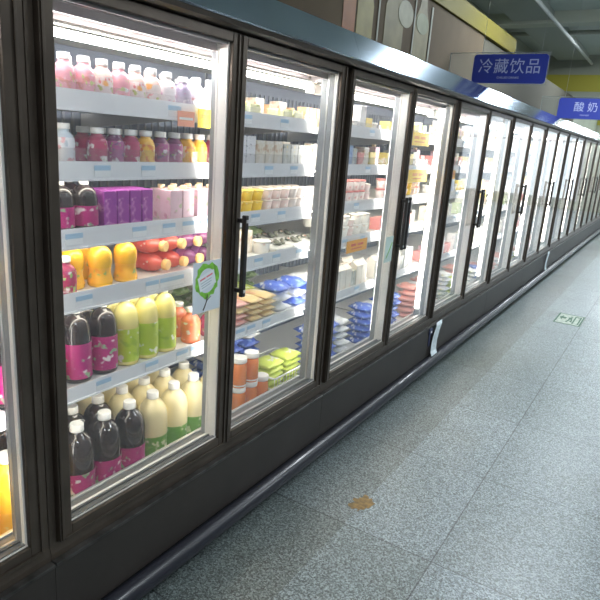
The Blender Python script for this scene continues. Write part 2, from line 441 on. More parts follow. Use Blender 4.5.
    # doors
    for d in range(2):
        gy0 = g0+d*(DW+GN); gy1 = gy0+DW
        left = .042 if d == 0 else .038; right = .038 if d == 0 else .042
        b = bmn(); ring_frame(b, gy0-left, gy1+right, ZB-.043, ZT+.032, .04, -.035, .022, .003, left, right, .043, .032)
        # raised outer bead
        box(b, .022, .028, gy0-left+.004, gy0-left+.012, ZB-.038, ZT+.028, .001)
        box(b, .022, .028, gy1+right-.012, gy1+right-.004, ZB-.038, ZT+.028, .001)
        box(b, .022, .028, gy0-left+.012, gy1+right-.012, ZB-.038, ZB-.030, .001)
        dr = obj('door', b, FRAME, root)
        dr['label'] = 'dark framed glass door'
        b = bmn(); box(b, .010, .014, gy0, gy1, ZB, ZT); obj('glass_pane', b, GLASS, dr)
        b = bmn(); box(b, -.035, .006, gy0+.0005, gy0+.0065, ZB+.0005, ZT-.0005, .001); box(b, -.035 if d == 0 else -.010, .006, gy1-.0075, gy1-.0005, ZB+.0005, ZT-.0005, .001); obj('white_surround', b, PVC, dr)
        if d: b = bmn(); box(b, -.035, -.0105, gy1-.0075, gy1-.0005, ZB+.0005, ZT-.0005, .001); obj('inner_stile', b, mat('grey mullion cover', (.27, .29, .31), .5), dr)
        cm = mat('satin channel metal', (.13, .13, .13), .4, .5)
        for nm, lo in (('lower_channel', True), ('upper_channel', False)):
            prof_ = [(-.035, .0005), (.006, .0005), (.006, .010), (-.004, .010), (-.004, .003), (-.020, .003), (-.020, .009), (-.027, .009), (-.027, .003), (-.035, .003)]
            b = bmn(); prism(b, [(q[0], ZB+q[1] if lo else ZT-q[1]) for q in prof_], gy0+.007, gy1-.008); obj(nm, b, cm, dr)
        b = bmn(); ring_frame(b, gy0-left+.004, gy1+right-.004, ZB-.04, ZT+.03, .02, -.046, -.036, .002, left+.004, right+.004, .045, .03); obj('gasket', b, ALU if d else PVC, dr)
        b = bmn(); box(b, .0062, .0095, gy0+.001, gy1-.001, ZB+.0005, ZB+.0055, .0008); obj('glass_bead', b, PVC, dr)
        # handle
        hy = gy1+.018 if d == 0 else gy0-.018
        if (2*k+d) != 0:
            b = bmn(); box(b, .050, .068, hy-.011, hy+.011, 1.055, 1.37, .004)
            hd = obj('handle', b, HANDLE, dr)
            for z in (1.07, 1.34):
                b = bmn(); box(b, .022, .052, hy-.008, hy+.008, z, z+.016, .002); obj('handle_bracket', b, HANDLE, hd)
                b = bmn(); box(b, .068, .071, hy-.006, hy+.006, z+.002, z+.014, .001); obj('handle_screw_cover', b, ALU, hd)
    # base and bumper
    b = bmn(); box(b, -.80, .022, .001, L-.001, 0, .112); obj('plinth', b, RUBBER, root)
    b = bmn(); box(b, -.04, .028, .0001, L-.0001, .112, .352, .002)
    obj('base_panel', b, PANEL, root)
    b = bmn(); box(b, -.04, .034, .0015, L-.0015, .352, .364, .002); obj('base_trim', b, mat('worn dark trim metal', (.09, .085, .08), .35, .6, noise=.5, scale=14), root)
    b = bmn()
    pts = [(.02, .0), (.082, .0), (.082, .018)]
    for j in range(9):
        a = -PI/2+PI*j/8; pts.append((.070+.028*math.cos(a), .075+.052*math.sin(a)))
    pts += [(.03, .130), (.02, .130)]
    b.free(); b = bmn(); tube(b, [(.052, q_, .075) for q_ in (.0002, .004, L/2, L-.004, L-.0002)], .040, 24)
    bp = obj('bumper_rail', b, BUMP, root)
    # canopy
    b = bmn()
    prism(b, [(-.10, 2.0185), (.068, 2.0185), (.075, 2.023), (.021, 2.140), (-.10, 2.140)], .0005, L-.0005)
    obj('canopy', b, CANOPY, root)
    b = bmn()
    prism(b, [(-.10, 1.9965), (.045, 1.9965), (.060, 2.004), (.066, 2.018), (-.10, 2.018)], .0005, L-.0005)
    obj('canopy_lip', b, FRAME, root)
    b = bmn(); box(b, -.90, -.10, .002, L-.002, 2.03, 2.06); obj('roof_panel', b, PANEL, root)
    return root
TICKETS = {(0, 0): [1.52, 1.84, 1.93, 2.2], (0, 1): [1.21, 1.40, 1.85, 2.1, 2.3],
           (0, 2): [1.10, 1.36, 1.50, 1.60, 1.70, 2.02, 2.22], (0, 3): [1.13, 1.42, 1.49, 1.55, 2.06, 2.2, 2.4],
           (0, 4): [1.20, 1.42, 1.58, 1.66, 1.73, 1.95, 2.03, 2.15]}
UW = ['second', 'first full', 'third', 'fourth', 'fifth', 'sixth', 'seventh', 'eighth', 'ninth', 'tenth', 'farthest']
ORD = ['first', 'second', 'third', 'fourth', 'fifth', 'sixth', 'seventh', 'eighth', 'ninth', 'tenth', 'eleventh', 'twelfth',
       'thirteenth', 'fourteenth', 'fifteenth', 'sixteenth', 'seventeenth', 'eighteenth', 'nineteenth', 'twentieth', 'twenty-first',
       'twenty-second', 'twenty-third', 'twenty-fourth', 'twenty-fifth', 'twenty-sixth', 'twenty-seventh', 'twenty-eighth']
for k in UNITS:
    r = make_unit(k)
    if k == -1: lab = 'dark framed glass door cooler cut by left edge of the photo'
    elif k == 0: lab = 'nearest fully visible two-door cooler, juice bottles behind its left door'
    else: lab = 'dark framed two-door cooler, %s beyond the cooler holding the juice bottles' % ORD[k-1]
    tag(r, lab, 'display cooler', 'two-door display coolers in the long run')
b = bmn(); box(b, -.92, .03, FARY+.002, FARY+.05, 0, 2.05, .004)
tag(obj('end_panel', b, PANEL), 'dark end panel closing the far end of the cooler run', 'panel')

# ---------------------------------------------------------------- goods
P = {}      # prototypes: name -> list of (part name, mesh, parent index or None, label)
def proto(name, parts): P[name] = parts
def bottle_parts(key, h, r, liquid, cap, label=None, shape='round', lab=(.25, .62), capr=.42, caph=.09, top=.62):
    """body with shoulder, screw cap, wrap label"""
    H = h
    hb = H*(1-caph)
    if shape == 'round':      # full shoulder (milk drink)
        prof = [(r*.86, 0), (r*.97, .02*H), (r, .06*H), (r*.96, .18*H), (r, .32*H), (r, .55*H), (r*.95, .65*H), (r*.78, .74*H), (r*.52, .80*H), (r*capr*.92, .83*H), (r*capr*.92, hb)]
    elif shape == 'dome':     # large bottle with long dome
        prof = [(r*.80, 0), (r*.95, .015*H), (r, .05*H), (r, .30*H), (r*.985, .50*H), (r*.985, .62*H), (r*.95, .70*H), (r*.86, .78*H), (r*.72, .84*H), (r*.52, .885*H), (r*capr*.95, .905*H), (r*capr*.9, .915*H), (r*capr*.9, hb)]
    elif shape == 'jug':      # egg shaped top
        prof = [(r*.82, 0), (r*.95, .02*H), (r*.97, .06*H), (r*.96, .25*H), (r, .40*H), (r, .48*H), (r*1.0, .58*H), (r*.975, .67*H), (r*.90, .745*H), (r*.77, .805*H), (r*.58, .855*H), (r*capr*.95, .885*H), (r*capr*.9, .90*H), (r*capr*.9, hb)]
    elif shape == 'waist':    # orange bottle with pinched waist
        prof = [(r*.90, 0), (r, .03*H), (r, .12*H), (r*.86, .26*H), (r*.84, .36*H), (r*.97, .52*H), (r, .66*H), (r*.90, .78*H), (r*.66, .87*H), (r*.36, .91*H), (r*capr*.9, hb)]
    bm = bmn(); lathe(bm, prof, 22); body = mesh_of(bm, 'body', liquid)
    bm = bmn(); cr = r*capr
    lathe(bm, [(cr, 0), (cr*1.03, .15*caph*H), (cr, .25*caph*H), (cr, .9*caph*H), (cr*.9, caph*H)], 18, z0=hb+.0002)
    capm = mesh_of(bm, 'cap', cap)
    parts = [('body', body), ('cap', capm)]
    if label:
        def rad(z):
            for (r1, z1), (r2, z2) in zip(prof, prof[1:]):
                if z1 <= z <= z2: return r1+(r2-r1)*(z-z1)/max(1e-6, z2-z1)
            return r
        zs = [H*(lab[0]+(lab[1]-lab[0])*i/8) for i in range(9)]
        bm = bmn(); lathe(bm, [(rad(z)+.0006, z) for z in zs], 22)
        bmesh.ops.delete(bm, geom=[f for f in bm.faces if len(f.verts) > 4], context='FACES')
        parts.append(('label', mesh_of(bm, 'label', label)))
    proto(key, parts)
def liq(name, col, rough=.18): return mat(name, col, rough, coat=.5)
pinkL = printed('pink fruit label', (.90, .42, .50), [(.96, .93, .93), (.75, .30, .25), (.55, .70, .25)], 34)
bottle_parts('pink', .128, .0325, liq('pink milk drink', (.90, .40, .47)), CAPW, pinkL, 'round', (.10, .60), .56, .15)
orgL = printed('orange fruit label', (.93, .80, .78), [(.90, .45, .12), (.50, .60, .15), (.85, .30, .30)], 34)
bottle_parts('peach', .128, .0325, liq('peach milk drink', (.93, .62, .55)), CAPW, orgL, 'round', (.10, .60), .56, .15)
bottle_parts('white', .125, .0325, liq('white milk drink', (.90, .84, .85)), CAPW, printed('white milk label', (.90, .86, .90), [(.60, .35, .55), (.85, .35, .35)], 34), 'round', (.10, .62), .56, .15)
bottle_parts('lilac', .119, .032, liq('lilac milk drink', (.42, .35, .50)), CAPW, printed('lilac label', (.40, .36, .50), [(.80, .70, .80), (.55, .2, .4)], 34), 'round', (.10, .62), .56, .15)
bottle_parts('berry', .112, .031, liq('berry juice', (.42, .05, .13)), CAPW, printed('berry label', (.50, .05, .15), [(.92, .86, .86), (.50, .08, .25), (.35, .6, .2)], 38), 'round', (.06, .66), .66, .17)
bottle_parts('plum', .112, .031, liq('plum juice', (.20, .05, .15)), CAPW, printed('plum label', (.45, .12, .30), [(.9, .85, .9), (.2, .1, .25), (.3, .5, .2)], 38), 'round', (.06, .66), .66, .17)
bottle_parts('mango', .112, .031, liq('mango juice', (.95, .52, .05)), CAPW, printed('mango label', (.95, .60, .10), [(.95, .85, .5), (.85, .3, .08)], 30), 'round', (.06, .60), .66, .17)
bottle_parts('water', .118, .0325, liq('pale blue drink', (.62, .72, .82)), CAPW, printed('pale label', (.85, .87, .92), [(.55, .62, .70), (.8, .45, .5)], 30), 'round', (.06, .66), .6, .14)
mag = printed('magenta label', (.50, .03, .21), [(.44, .02, .20), (.93, .85, .85), (.30, .50, .30)], 22)
blk = liq('blackcurrant drink', (.025, .018, .020), .12)
bottle_parts('black_mid', .148, .042, blk, CAPW, mag, 'dome', (.08, .50), .34, .08)
bottle_parts('black_big', .252, .049, blk, CAPW, mag, 'dome', (.07, .55), .30, .07)
bottle_parts('black_jug', .292, .0600, blk, CAPW, mag, 'jug', (.06, .40), .40, .10)
grn = printed('lime green label', (.52, .68, .04), [(.60, .75, .10), (.38, .56, .03), (.90, .92, .72)], 20)
bottle_parts('lime_big', .252, .047, liq('pale lemon drink', (.85, .76, .26)), CAPW, grn, 'dome', (.07, .56), .30, .07)
bottle_parts('cream_jug', .292, .0600, liq('cream rice drink', (.86, .75, .42), .3), CAPW, printed('green leaf label', (.16, .40, .05), [(.30, .55, .10), (.8, .85, .5)], 20), 'jug', (.06, .38), .40, .10)
bottle_parts('orange_jug', .292, .0600, liq('orange juice', (.98, .55, .03)), CAPW, printed('orange leaf label', (.95, .50, .03), [(.85, .30, .03), (.9, .8, .3)], 20), 'jug', (.06, .38), .40, .10)
bottle_parts('orange_waist', .147, .041, liq('orange juice', (.98, .55, .03)), CAPW, printed('orange peel label', (.97, .52, .04), [(.90, .38, .03), (.35, .50, .15)], 28), 'waist', (.10, .44), .32, .06)
bottle_parts('red_small', .145, .040, liq('red orange juice', (.88, .22, .10)), CAPW, printed('red orange label', (.88, .25, .12), [(.95, .60, .12), (.93, .80, .75)], 30), 'round', (.10, .62), .50, .12)
bottle_parts('berry_small', .118, .036, liq('berry juice', (.42, .05, .13)), CAPW, printed('berry label', (.50, .05, .15), [(.92, .86, .86)], 38), 'round', (.08, .64), .56, .14)
bottle_parts('jar', .150, .038, liq('orange pickle', (.90, .26, .06)), CAPW, printed('jar label', (.90, .85, .80), [(.85, .2, .1), (.9, .5, .1)], 26), 'round', (.06, .26), .84, .16)
P['jar'][0] = ('body', None)
bm = bmn(); lathe(bm, [(.034, 0), (.038, .006), (.038, .095), (.035, .112), (.032, .124)], 22); P['jar'][0] = ('body', mesh_of(bm, 'body', liq('orange pickle', (.9, .26, .06))))
bm = bmn(); lathe(bm, [(.036, .1245), (.037, .128), (.037, .148), (.034, .150)], 22); P['jar'][1] = ('lid', mesh_of(bm, 'lid', CAPW))
# ripple bottle for lying drinks: axis along +x (cap to the front)
def lying(key, liquid, label):
    r = .034; prof = [(r*.9, 0), (r, .006), (r, .05), (r*.9, .065), (r, .08), (r, .12), (r*.8, .140), (r*.5, .155), (r*.42, .165)]
    bm = bmn(); lathe(bm, prof, 18); bmesh.ops.rotate(bm, verts=bm.verts[:], matrix=Matrix.Rotation(PI/2, 3, 'Y'), cent=(0, 0, 0))
    bmesh.ops.translate(bm, verts=bm.verts[:], vec=(-.185, 0, r)); body = mesh_of(bm, 'body', liquid)
    bm = bmn(); lathe(bm, [(r*.58, .1652), (r*.60, .170), (r*.58, .184), (r*.5, .186)], 16); bmesh.ops.rotate(bm, verts=bm.verts[:], matrix=Matrix.Rotation(PI/2, 3, 'Y'), cent=(0, 0, 0))
    bmesh.ops.translate(bm, verts=bm.verts[:], vec=(-.185, 0, r)); cap = mesh_of(bm, 'cap', CAPY)
    bm = bmn(); lathe(bm, [(r+.0006, .082), (r+.0006, .118)], 18)
    bmesh.ops.delete(bm, geom=[f for f in bm.faces if len(f.verts) > 4], context='FACES')
    bmesh.ops.rotate(bm, verts=bm.verts[:], matrix=Matrix.Rotation(PI/2, 3, 'Y'), cent=(0, 0, 0))
    bmesh.ops.translate(bm, verts=bm.verts[:], vec=(-.185, 0, r)); lb = mesh_of(bm, 'label', label)
    proto(key, [('body', body), ('cap', cap), ('label', lb)])
lying('lying_red', liq('red pomegranate drink', (.72, .13, .10)), printed('red strip label', (.72, .10, .10), [(.93, .75, .7)], 40))
lying('lying_purple', liq('purple grape drink', (.24, .07, .20)), printed('purple strip label', (.40, .15, .40), [(.85, .75, .85)], 40))
# cartons
def carton(key, w, d, h, m, cap=None, gable=False, capm=CAPW):
    bm = bmn()
    if gable:
        hb = h*.78
        box(bm, -d/2, d/2, -w/2, w/2, 0, hb)
        a = [(-d/2, hb), (d/2, hb), (.004, h-.012), (-.004, h-.012)]
        prism(bm, a, -w/2, w/2); box(bm, -.003, .003, -w/2, w/2, h-.013, h)
    else: box(bm, -d/2, d/2, -w/2, w/2, 0, h, .002)
    parts = [('carton_body', mesh_of(bm, 'carton_body', m))]
    if cap:
        bm = bmn(); lathe(bm, [(.012, 0), (.013, .003), (.013, .012), (.011, .014)], 14, z0=h+.0003); parts.append(('cap', mesh_of(bm, 'cap', capm)))
    proto(key, parts)
carton('purple_carton', .050, .050, .118, printed('purple carton print', (.34, .06, .36), [(.55, .20, .50), (.70, .35, .60), (.28, .05, .34)], 26))
carton('pink_carton', .060, .055, .110, printed('pink carton print', (.80, .58, .66), [(.86, .66, .74), (.65, .35, .45), (.55, .6, .4)], 20), cap=True, capm=mat('cream cap plastic', (.88, .70, .45), .4))
carton('blue_carton', .060, .055, .065, printed('blue carton print', (.10, .22, .62), [(.6, .7, .9)], 30))
carton('butter_box', .075, .09, .032, printed('butter box print', (.80, .80, .50), [(.88, .85, .70), (.60, .66, .25)], 22))
carton('green_box', .085, .09, .030, printed('green box print', (.58, .66, .28), [(.85, .85, .60), (.45, .55, .15)], 22))
carton('white_box', .062, .08, .040, printed('white box print', (.86, .86, .90), [(.20, .20, .30)], 60))
carton('beige_carton', .065, .06, .105, printed('beige carton print', (.84, .76, .64), [(.90, .86, .80), (.70, .50, .35)], 22))
carton('grey_carton', .060, .06, .095, printed('grey carton print', (.50, .52, .50), [(.75, .77, .75), (.3, .33, .3), (.7, .6, .3)], 26))
carton('milk_carton', .068, .068, .150, printed('milk carton print', (.86, .82, .74), [(.90, .88, .84), (.80, .50, .42)], 22, stretch=(1, 4, .5)), gable=True)
carton('orange_tin', .030, .05, .085, printed('orange packet print', (.86, .52, .30), [(.92, .80, .65)], 30, stretch=(1, 3, .4)))
carton('blue_box', .070, .07, .110, printed('blue box print', (.35, .48, .72), [(.80, .86, .93), (.2, .3, .65)], 20))
carton('red_box', .075, .07, .075, printed('red box print', (.82, .30, .28), [(.92, .80, .75), (.9, .55, .4)], 24))
carton('yellow_box', .080, .07, .080, printed('yellow box print', (.93, .74, .18), [(.95, .88, .55), (.85, .5, .2)], 22))
carton('white_tall', .070, .07, .140, printed('white tall print', (.86, .86, .84), [(.92, .9, .85), (.7, .72, .75)], 18))
carton('green_tall', .070, .07, .090, printed('green tall print', (.66, .76, .52), [(.88, .9, .8), (.5, .65, .3)], 22))
# cups
def cup(key, r, h, m, lidm, mark=None):
    bm = bmn(); lathe(bm, [(r*.72, 0), (r*.76, .003), (r*.94, h*.86)], 18); parts = [('cup_body', mesh_of(bm, 'cup_body', m))]
    bm = bmn(); lathe(bm, [(r*.94, h*.862), (r, h*.87), (r, h*.93), (r*.97, h)], 18); parts.append(('lid', mesh_of(bm, 'lid', lidm)))
    proto(key, parts)
cup('yellow_cup', .036, .047, printed('yellow cup print', (.95, .66, .04), [(.95, .88, .45)], 30), mat('yellow lid foil', (.92, .72, .15), .4))
cup('pink_cup', .034, .047, printed('pink cup print', (.90, .72, .68), [(.93, .88, .84), (.8, .4, .4)], 30), mat('cream lid foil', (.88, .80, .74), .4))
cup('grey_cup', .034, .047, printed('grey cup print', (.75, .70, .68), [(.35, .32, .33)], 30, stretch=(1, 1, .3)), mat('cream lid foil', (.88, .80, .74), .4))
cup('white_tub', .045, .060, printed('white tub print', (.90, .88, .82), [(.8, .55, .4)], 28), mat('white tub lid', (.92, .91, .87), .4))
cup('red_rim_cup', .036, .060, printed('rosy cup print', (.92, .84, .80), [(.86, .45, .42)], 28), mat('red lid foil', (.80, .28, .26), .4))
# pouches
def pouch(key, L, Wd, H, m, jit=.12, seed=1):
    bm = bmn(); pillow(bm, L, Wd, H, 9, jit, 0, seed); proto(key, [('pouch_body', mesh_of(bm, 'pouch_body', m))])
    return key
pouch('sausage_pack', .17, .10, .028, printed('sausage pack print', (.88, .68, .34), [(.92, .84, .66), (.86, .46, .30)], 20, stretch=(.5, 2, 1)), .08, 1)
pouch('ham_pack', .16, .10, .028, printed('ham pack print', (.84, .45, .40), [(.93, .82, .76), (.9, .62, .45)], 20, stretch=(.5, 2, 1)), .08, 2)
pouch('lime_pack', .16, .14, .032, printed('lime pack print', (.64, .76, .12), [(.88, .88, .30), (.90, .92, .80)], 16), .14, 3)
pouch('blue_bag', .17, .13, .038, printed('blue bag print', (.10, .18, .66), [(.88, .90, .95), (.80, .86, .93), (.35, .5, .85)], 15), .26, 4)
pouch('white_bag', .17, .13, .036, printed('white bag print', (.86, .88, .90), [(.62, .70, .80), (.80, .80, .50)], 14), .26, 5)
pouch('green_bag', .17, .12, .045, printed('leafy bag', (.20, .30, .12), [(.35, .45, .20), (.55, .60, .45)], 22), .3, 6)
pouch('red_bag', .17, .12, .040, printed('red bag print', (.86, .42, .36), [(.92, .82, .76), (.80, .2, .18)], 16), .2, 7)
# black trays with food
bm = bmn(); box(bm, -.07, .07, -.075, .075, 0, .018, .006, 0); t_ = mesh_of(bm, 'tray_base', mat('white foam tray', (.75, .75, .72), .5))
bm = bmn()
rn = random.Random(3)
for i in range(12):
    x, y = rn.uniform(-.05, .05), rn.uniform(-.055, .055)
    lathe(bm, [(.006, 0), (.014, .004), (.012, .012), (.005, .016)], 8, x, y, .0185+rn.random()*.004)
proto('food_tray', [('tray_base', t_), ('food', mesh_of(bm, 'food', printed('dark food', (.16, .17, .13), [(.45, .42, .35), (.4, .16, .12)], 40)))])

def instance(key, name, loc, rz=0, near=True):
    parts = P[key]
    if len(parts) == 1 or not near:
        if len(parts) == 1: me = parts[0][1]
        else:
            me = FAR.get(key)
            if me is None:
                bm = bmn(); mats = []
                for pn, m in parts:
                    n0 = len(bm.faces); bm.from_mesh(m); bm.faces.ensure_lookup_table()
                    for f in bm.faces[n0:]: f.material_index = len(mats)
                    mats.append(m.materials[0])
                me = bpy.data.meshes.new(key); bm.to_mesh(me); bm.free()
                for m in mats: me.materials.append(m)
                FAR[key] = me
        o = bpy.data.objects.new(name, me); C.objects.link(o); o.location = loc; o.rotation_euler = (0, 0, rz)
        return o
    root = empty(name, loc, rz)
    for pn, m in parts:
        c = bpy.data.objects.new(pn, m); C.objects.link(c); c.parent = root
    return root
FAR = {}
KIND = {  # key: (object name, look, category)
 'pink': ('yoghurt_drink_bottle', 'pink yoghurt drink bottle', 'bottle'), 'peach': ('yoghurt_drink_bottle', 'peach yoghurt drink bottle', 'bottle'),
 'white': ('yoghurt_drink_bottle', 'white yoghurt drink bottle', 'bottle'), 'lilac': ('yoghurt_drink_bottle', 'lilac yoghurt drink bottle', 'bottle'),
 'berry': ('juice_bottle', 'small red berry juice bottle', 'bottle'), 'plum': ('juice_bottle', 'small dark plum juice bottle', 'bottle'),
 'mango': ('juice_bottle', 'small orange-yellow juice bottle', 'bottle'), 'water': ('drink_bottle', 'pale blue drink bottle', 'bottle'),
 'black_mid': ('drink_bottle', 'black bottle with magenta label', 'bottle'), 'black_big': ('drink_bottle', 'black bottle with magenta label', 'bottle'),
 'black_jug': ('drink_jug', 'black drink jug with white cap', 'bottle'), 'lime_big': ('drink_bottle', 'yellow bottle with green label', 'bottle'),
 'cream_jug': ('drink_jug', 'cream drink jug with white cap', 'bottle'), 'orange_jug': ('drink_jug', 'orange juice jug', 'bottle'),
 'orange_waist': ('juice_bottle', 'orange juice bottle', 'bottle'), 'red_small': ('juice_bottle', 'red-orange juice bottle with white cap', 'bottle'),
 'berry_small': ('juice_bottle', 'dark berry juice bottle with white cap', 'bottle'), 'jar': ('pickle_jar', 'orange pickle jar with white lid', 'jar'),
 'lying_red': ('drink_bottle', 'red drink bottle lying on its side', 'bottle'), 'lying_purple': ('drink_bottle', 'purple drink bottle lying on its side', 'bottle'),
 'purple_carton': ('drink_carton', 'purple drink carton', 'carton'), 'pink_carton': ('pink_drink_carton', 'pink drink carton with cream cap', 'carton'),  # the pink carton is a drink carton
 'blue_carton': ('small_carton', 'blue carton', 'carton'), 'butter_box': ('food_box', 'pale yellow flat box', 'box'), 'green_box': ('food_box', 'pale green flat box', 'box'),
 'white_box': ('food_box', 'white box with black print', 'box'), 'beige_carton': ('drink_carton', 'beige carton', 'carton'), 'grey_carton': ('drink_carton', 'grey carton', 'carton'),
 'milk_carton': ('milk_carton', 'cream gable-top carton', 'carton'), 'orange_tin': ('food_packet', 'slim orange packet', 'packet'), 'blue_box': ('food_box', 'blue and white box', 'box'),
 'red_box': ('food_box', 'red and white box', 'box'), 'yellow_box': ('food_box', 'yellow box', 'box'), 'white_tall': ('milk_carton', 'white carton', 'carton'),
 'green_tall': ('drink_carton', 'pale green carton', 'carton'), 'yellow_cup': ('yoghurt_cup', 'yellow yoghurt cup', 'cup'), 'pink_cup': ('yoghurt_cup', 'pale pink yoghurt cup', 'cup'),
 'grey_cup': ('yoghurt_cup', 'grey striped yoghurt cup', 'cup'), 'white_tub': ('food_tub', 'white tub', 'tub'), 'red_rim_cup': ('yoghurt_cup', 'white cup with red lid', 'cup'),
 'sausage_pack': ('food_pack', 'flat yellow sausage pack', 'packet'), 'ham_pack': ('food_pack', 'flat pink ham pack', 'packet'), 'lime_pack': ('food_pack', 'lime green flat pack', 'packet'),
 'blue_bag': ('food_bag', 'blue and white plastic bag', 'bag'), 'white_bag': ('food_bag', 'white plastic bag', 'bag'), 'green_bag': ('food_bag', 'dark green leafy bag', 'bag'),
 'red_bag': ('food_bag', 'red and white plastic bag', 'bag'), 'food_tray': ('food_tray', 'white tray of dark food', 'tray')}
SH = ['top shelf', 'second shelf', 'third shelf', 'fourth shelf', 'fifth shelf', 'bottom deck']
DN = {-2: 'left-edge door', -1: 'left-edge door', 0: 'first full door', 1: 'second full door'}
for i in range(2, 24): DN[i] = '%s full door' % (ORD[i] if i < len(ORD) else 'far')
def zof(s): return SURF[s]+.0006 if s < 5 else DECK+.0006
CNT = {}
def put(key, door, s, y, x, dz=0, rz=0, rowname='', near=None):
    name, look, cat = KIND[key]
    if near is None: near = door < 4
    o = instance(key, name, (x, y, zof(s)+dz), rz, near)
    gk = (key, door, s, rowname); CNT.setdefault(gk, []).append((y, o))
    o['category'] = cat
    return o
def finish_labels():
    for (key, door, s, rn_), lst in CNT.items():
        look = KIND[key][1]; lst.sort(key=lambda t: t[0]); n = len(lst)
        for i, (y, o) in enumerate(lst):
            pos = '' if n == 1 else (', leftmost' if i == 0 else ', rightmost' if i == n-1 else ', %s from left' % ORD[i])
            o['label'] = '%s%s, %s%s, %s' % (look, pos, (rn_+' ') if rn_ else '', SH[s], DN[door])
            pl = KIND[key][0].replace('_', ' '); pl += 'es' if pl.endswith('x') else 's'
            o['group'] = '%s on the %s behind the %s' % (pl, SH[s], DN[door])
def rows(key, door, s, ys, x, back=0, step=.07, **kw):
    for y in ys: put(key, door, s, y, x, **kw)
    for r_ in range(back):
        for y in ys: put(key, door, s, y+.0, x-(r_+1)*step, rowname=['back row,', 'third row,'][r_], **{k_: v for k_, v in kw.items() if k_ != 'rowname'})

# ---- first full door (y .985 .. 1.681)
x = -.17
for y, kk in zip((1.075, 1.150, 1.218, 1.285, 1.352, 1.419, 1.488, 1.560, 1.640, 1.708), ('water', 'pink', 'pink', 'peach', 'pink', 'peach', 'peach', 'white', 'lilac', 'white')):
    put(kk, 0, 0, y, x, rz=random.random()*6); put(kk, 0, 0, y+.062, x-.075, rz=random.random()*6, rowname='back row,')
put('white', 0, 0, 1.785, x)
for y, kk in zip((1.06, 1.14, 1.262, 1.330, 1.397, 1.464, 1.533, 1.602, 1.668, 1.734), ('mango', 'water', 'berry', 'plum', 'berry', 'mango', 'plum', 'plum', 'mango', 'mango')):
    put(kk, 0, 1, y, x, rz=random.random()*6); put(kk, 0, 1, y+.01, x-.08, rz=random.random()*6, rowname='back row,')
put('berry', 0, 1, 1.805, x)
for i, y in enumerate((1.04, 1.128, 1.216)):
    put('black_mid', 0, 2, y, -.18, rz=i); put('black_mid', 0, 2, y+.01, -.27, rz=i+2, rowname='back row,')
for i, y in enumerate((1.290, 1.343, 1.396, 1.449)):
    put('purple_carton', 0, 2, y, -.168, rz=.03*(i-1)); put('purple_carton', 0, 2, y+.01, -.228, rowname='back row,')
for i, y in enumerate((1.590, 1.655, 1.735, 1.80)):
    put('pink_carton', 0, 2, y, -.17); put('pink_carton', 0, 2, y+.01, -.232, rowname='back row,')
put('berry_small', 0, 3, 1.130, -.173)
for i, y in enumerate((1.187, 1.276, 1.385)):
    put('orange_waist', 0, 3, y, -.215 if i == 0 else -.185, rz=i*2); (i < 2) and put('orange_waist', 0, 3, y+.01, -.31, rz=i, rowname='back row,')
AN = .20
for i, y in enumerate((1.560, 1.655)):
    put('lying_red', 0, 3, y, -.150, dz=.001, rz=AN); put('lying_red', 0, 3, y-.01, -.153, dz=.0710, rz=AN, rowname='upper,')
for i, y in enumerate((1.745, 1.832)):
    put('lying_purple', 0, 3, y, -.150, dz=.001, rz=AN); put('lying_purple', 0, 3, y-.01, -.153, dz=.0710, rz=AN, rowname='upper,')
put('red_small', 0, 4, 1.07, -.18)
for i, y in enumerate((1.180, 1.290)):
    put('black_big', 0, 4, y, -.192, rz=i*1.7+1); put('black_big', 0, 4, y-.005, -.30, rz=i, rowname='back row,')
for i, y in enumerate((1.391, 1.487, 1.583)):
    put('lime_big', 0, 4, y, -.192, rz=i*1.3); put('lime_big', 0, 4, y+.01, -.29, rz=i, rowname='back row,')
put('red_small', 0, 4, 1.722, -.18, rz=1); put('red_small', 0, 4, 1.745, -.27, rz=1, rowname='back row,')
put('berry_small', 0, 4, 1.835, -.18)
put('orange_jug', 0, 5, 1.082, -.235)
for i, y in enumerate((1.203, 1.324, 1.445)): put('black_jug', 0, 5, y, -.235, rz=i)
for i, y in enumerate((1.566, 1.687, 1.808, 1.929)): put('cream_jug', 0, 5, y, -.235, rz=i)
for i, y in enumerate((1.277, 1.398)): put('black_jug', 0, 5, y, -.362, rz=i, rowname='back row,')
for i, y in enumerate((1.519, 1.640, 1.761, 1.882)): put('cream_jug', 0, 5, y, -.362, rz=i, rowname='back row,')
put('red_small', 0, 5, 1.99, -.36); put('red_small', 0, 5, 2.01, -.45, rowname='back row,')
for i, y in enumerate((1.09, 1.212, 1.334)): put('black_jug', 0, 5, y, -.49, rowname='third row,')
for i, y in enumerate((1.456, 1.578, 1.700, 1.822)): put('cream_jug', 0, 5, y, -.49, rowname='third row,')

# ---- second full door (glass y 1.762 .. 2.458; goods seen y 1.95 .. 2.72)
put('blue_carton', 1, 0, 1.975, -.20); 
for i, y in enumerate((2.055, 2.135, 2.215)): put('butter_box', 1, 0, y, -.20); 
put('butter_box', 1, 0, 2.06, -.20, dz=.0325, rowname='upper,')
for i, y in enumerate((2.305, 2.395)):
    put('green_box', 1, 0, y, -.20); put('butter_box', 1, 0, y, -.20, dz=.0308, rowname='upper,')
for i in range(4): put('orange_tin', 1, 0, 2.47+i*.033, -.18, rz=.02*i)
put('white_tub', 1, 0, 2.64, -.20)
for c_ in range(2):
    for l_ in range(3): put('white_box', 1, 1, 1.97+c_*.066, -.19, dz=l_*.0405, rowname=['lower,', 'middle,', 'upper,'][l_])
for i in range(3): put('beige_carton', 1, 1, 2.105+i*.068, -.18)
for i in range(4): put('grey_carton', 1, 1, 2.325+i*.063, -.19)
for i in range(2): put('beige_carton', 1, 1, 2.58+i*.068, -.18, rowname='right,')
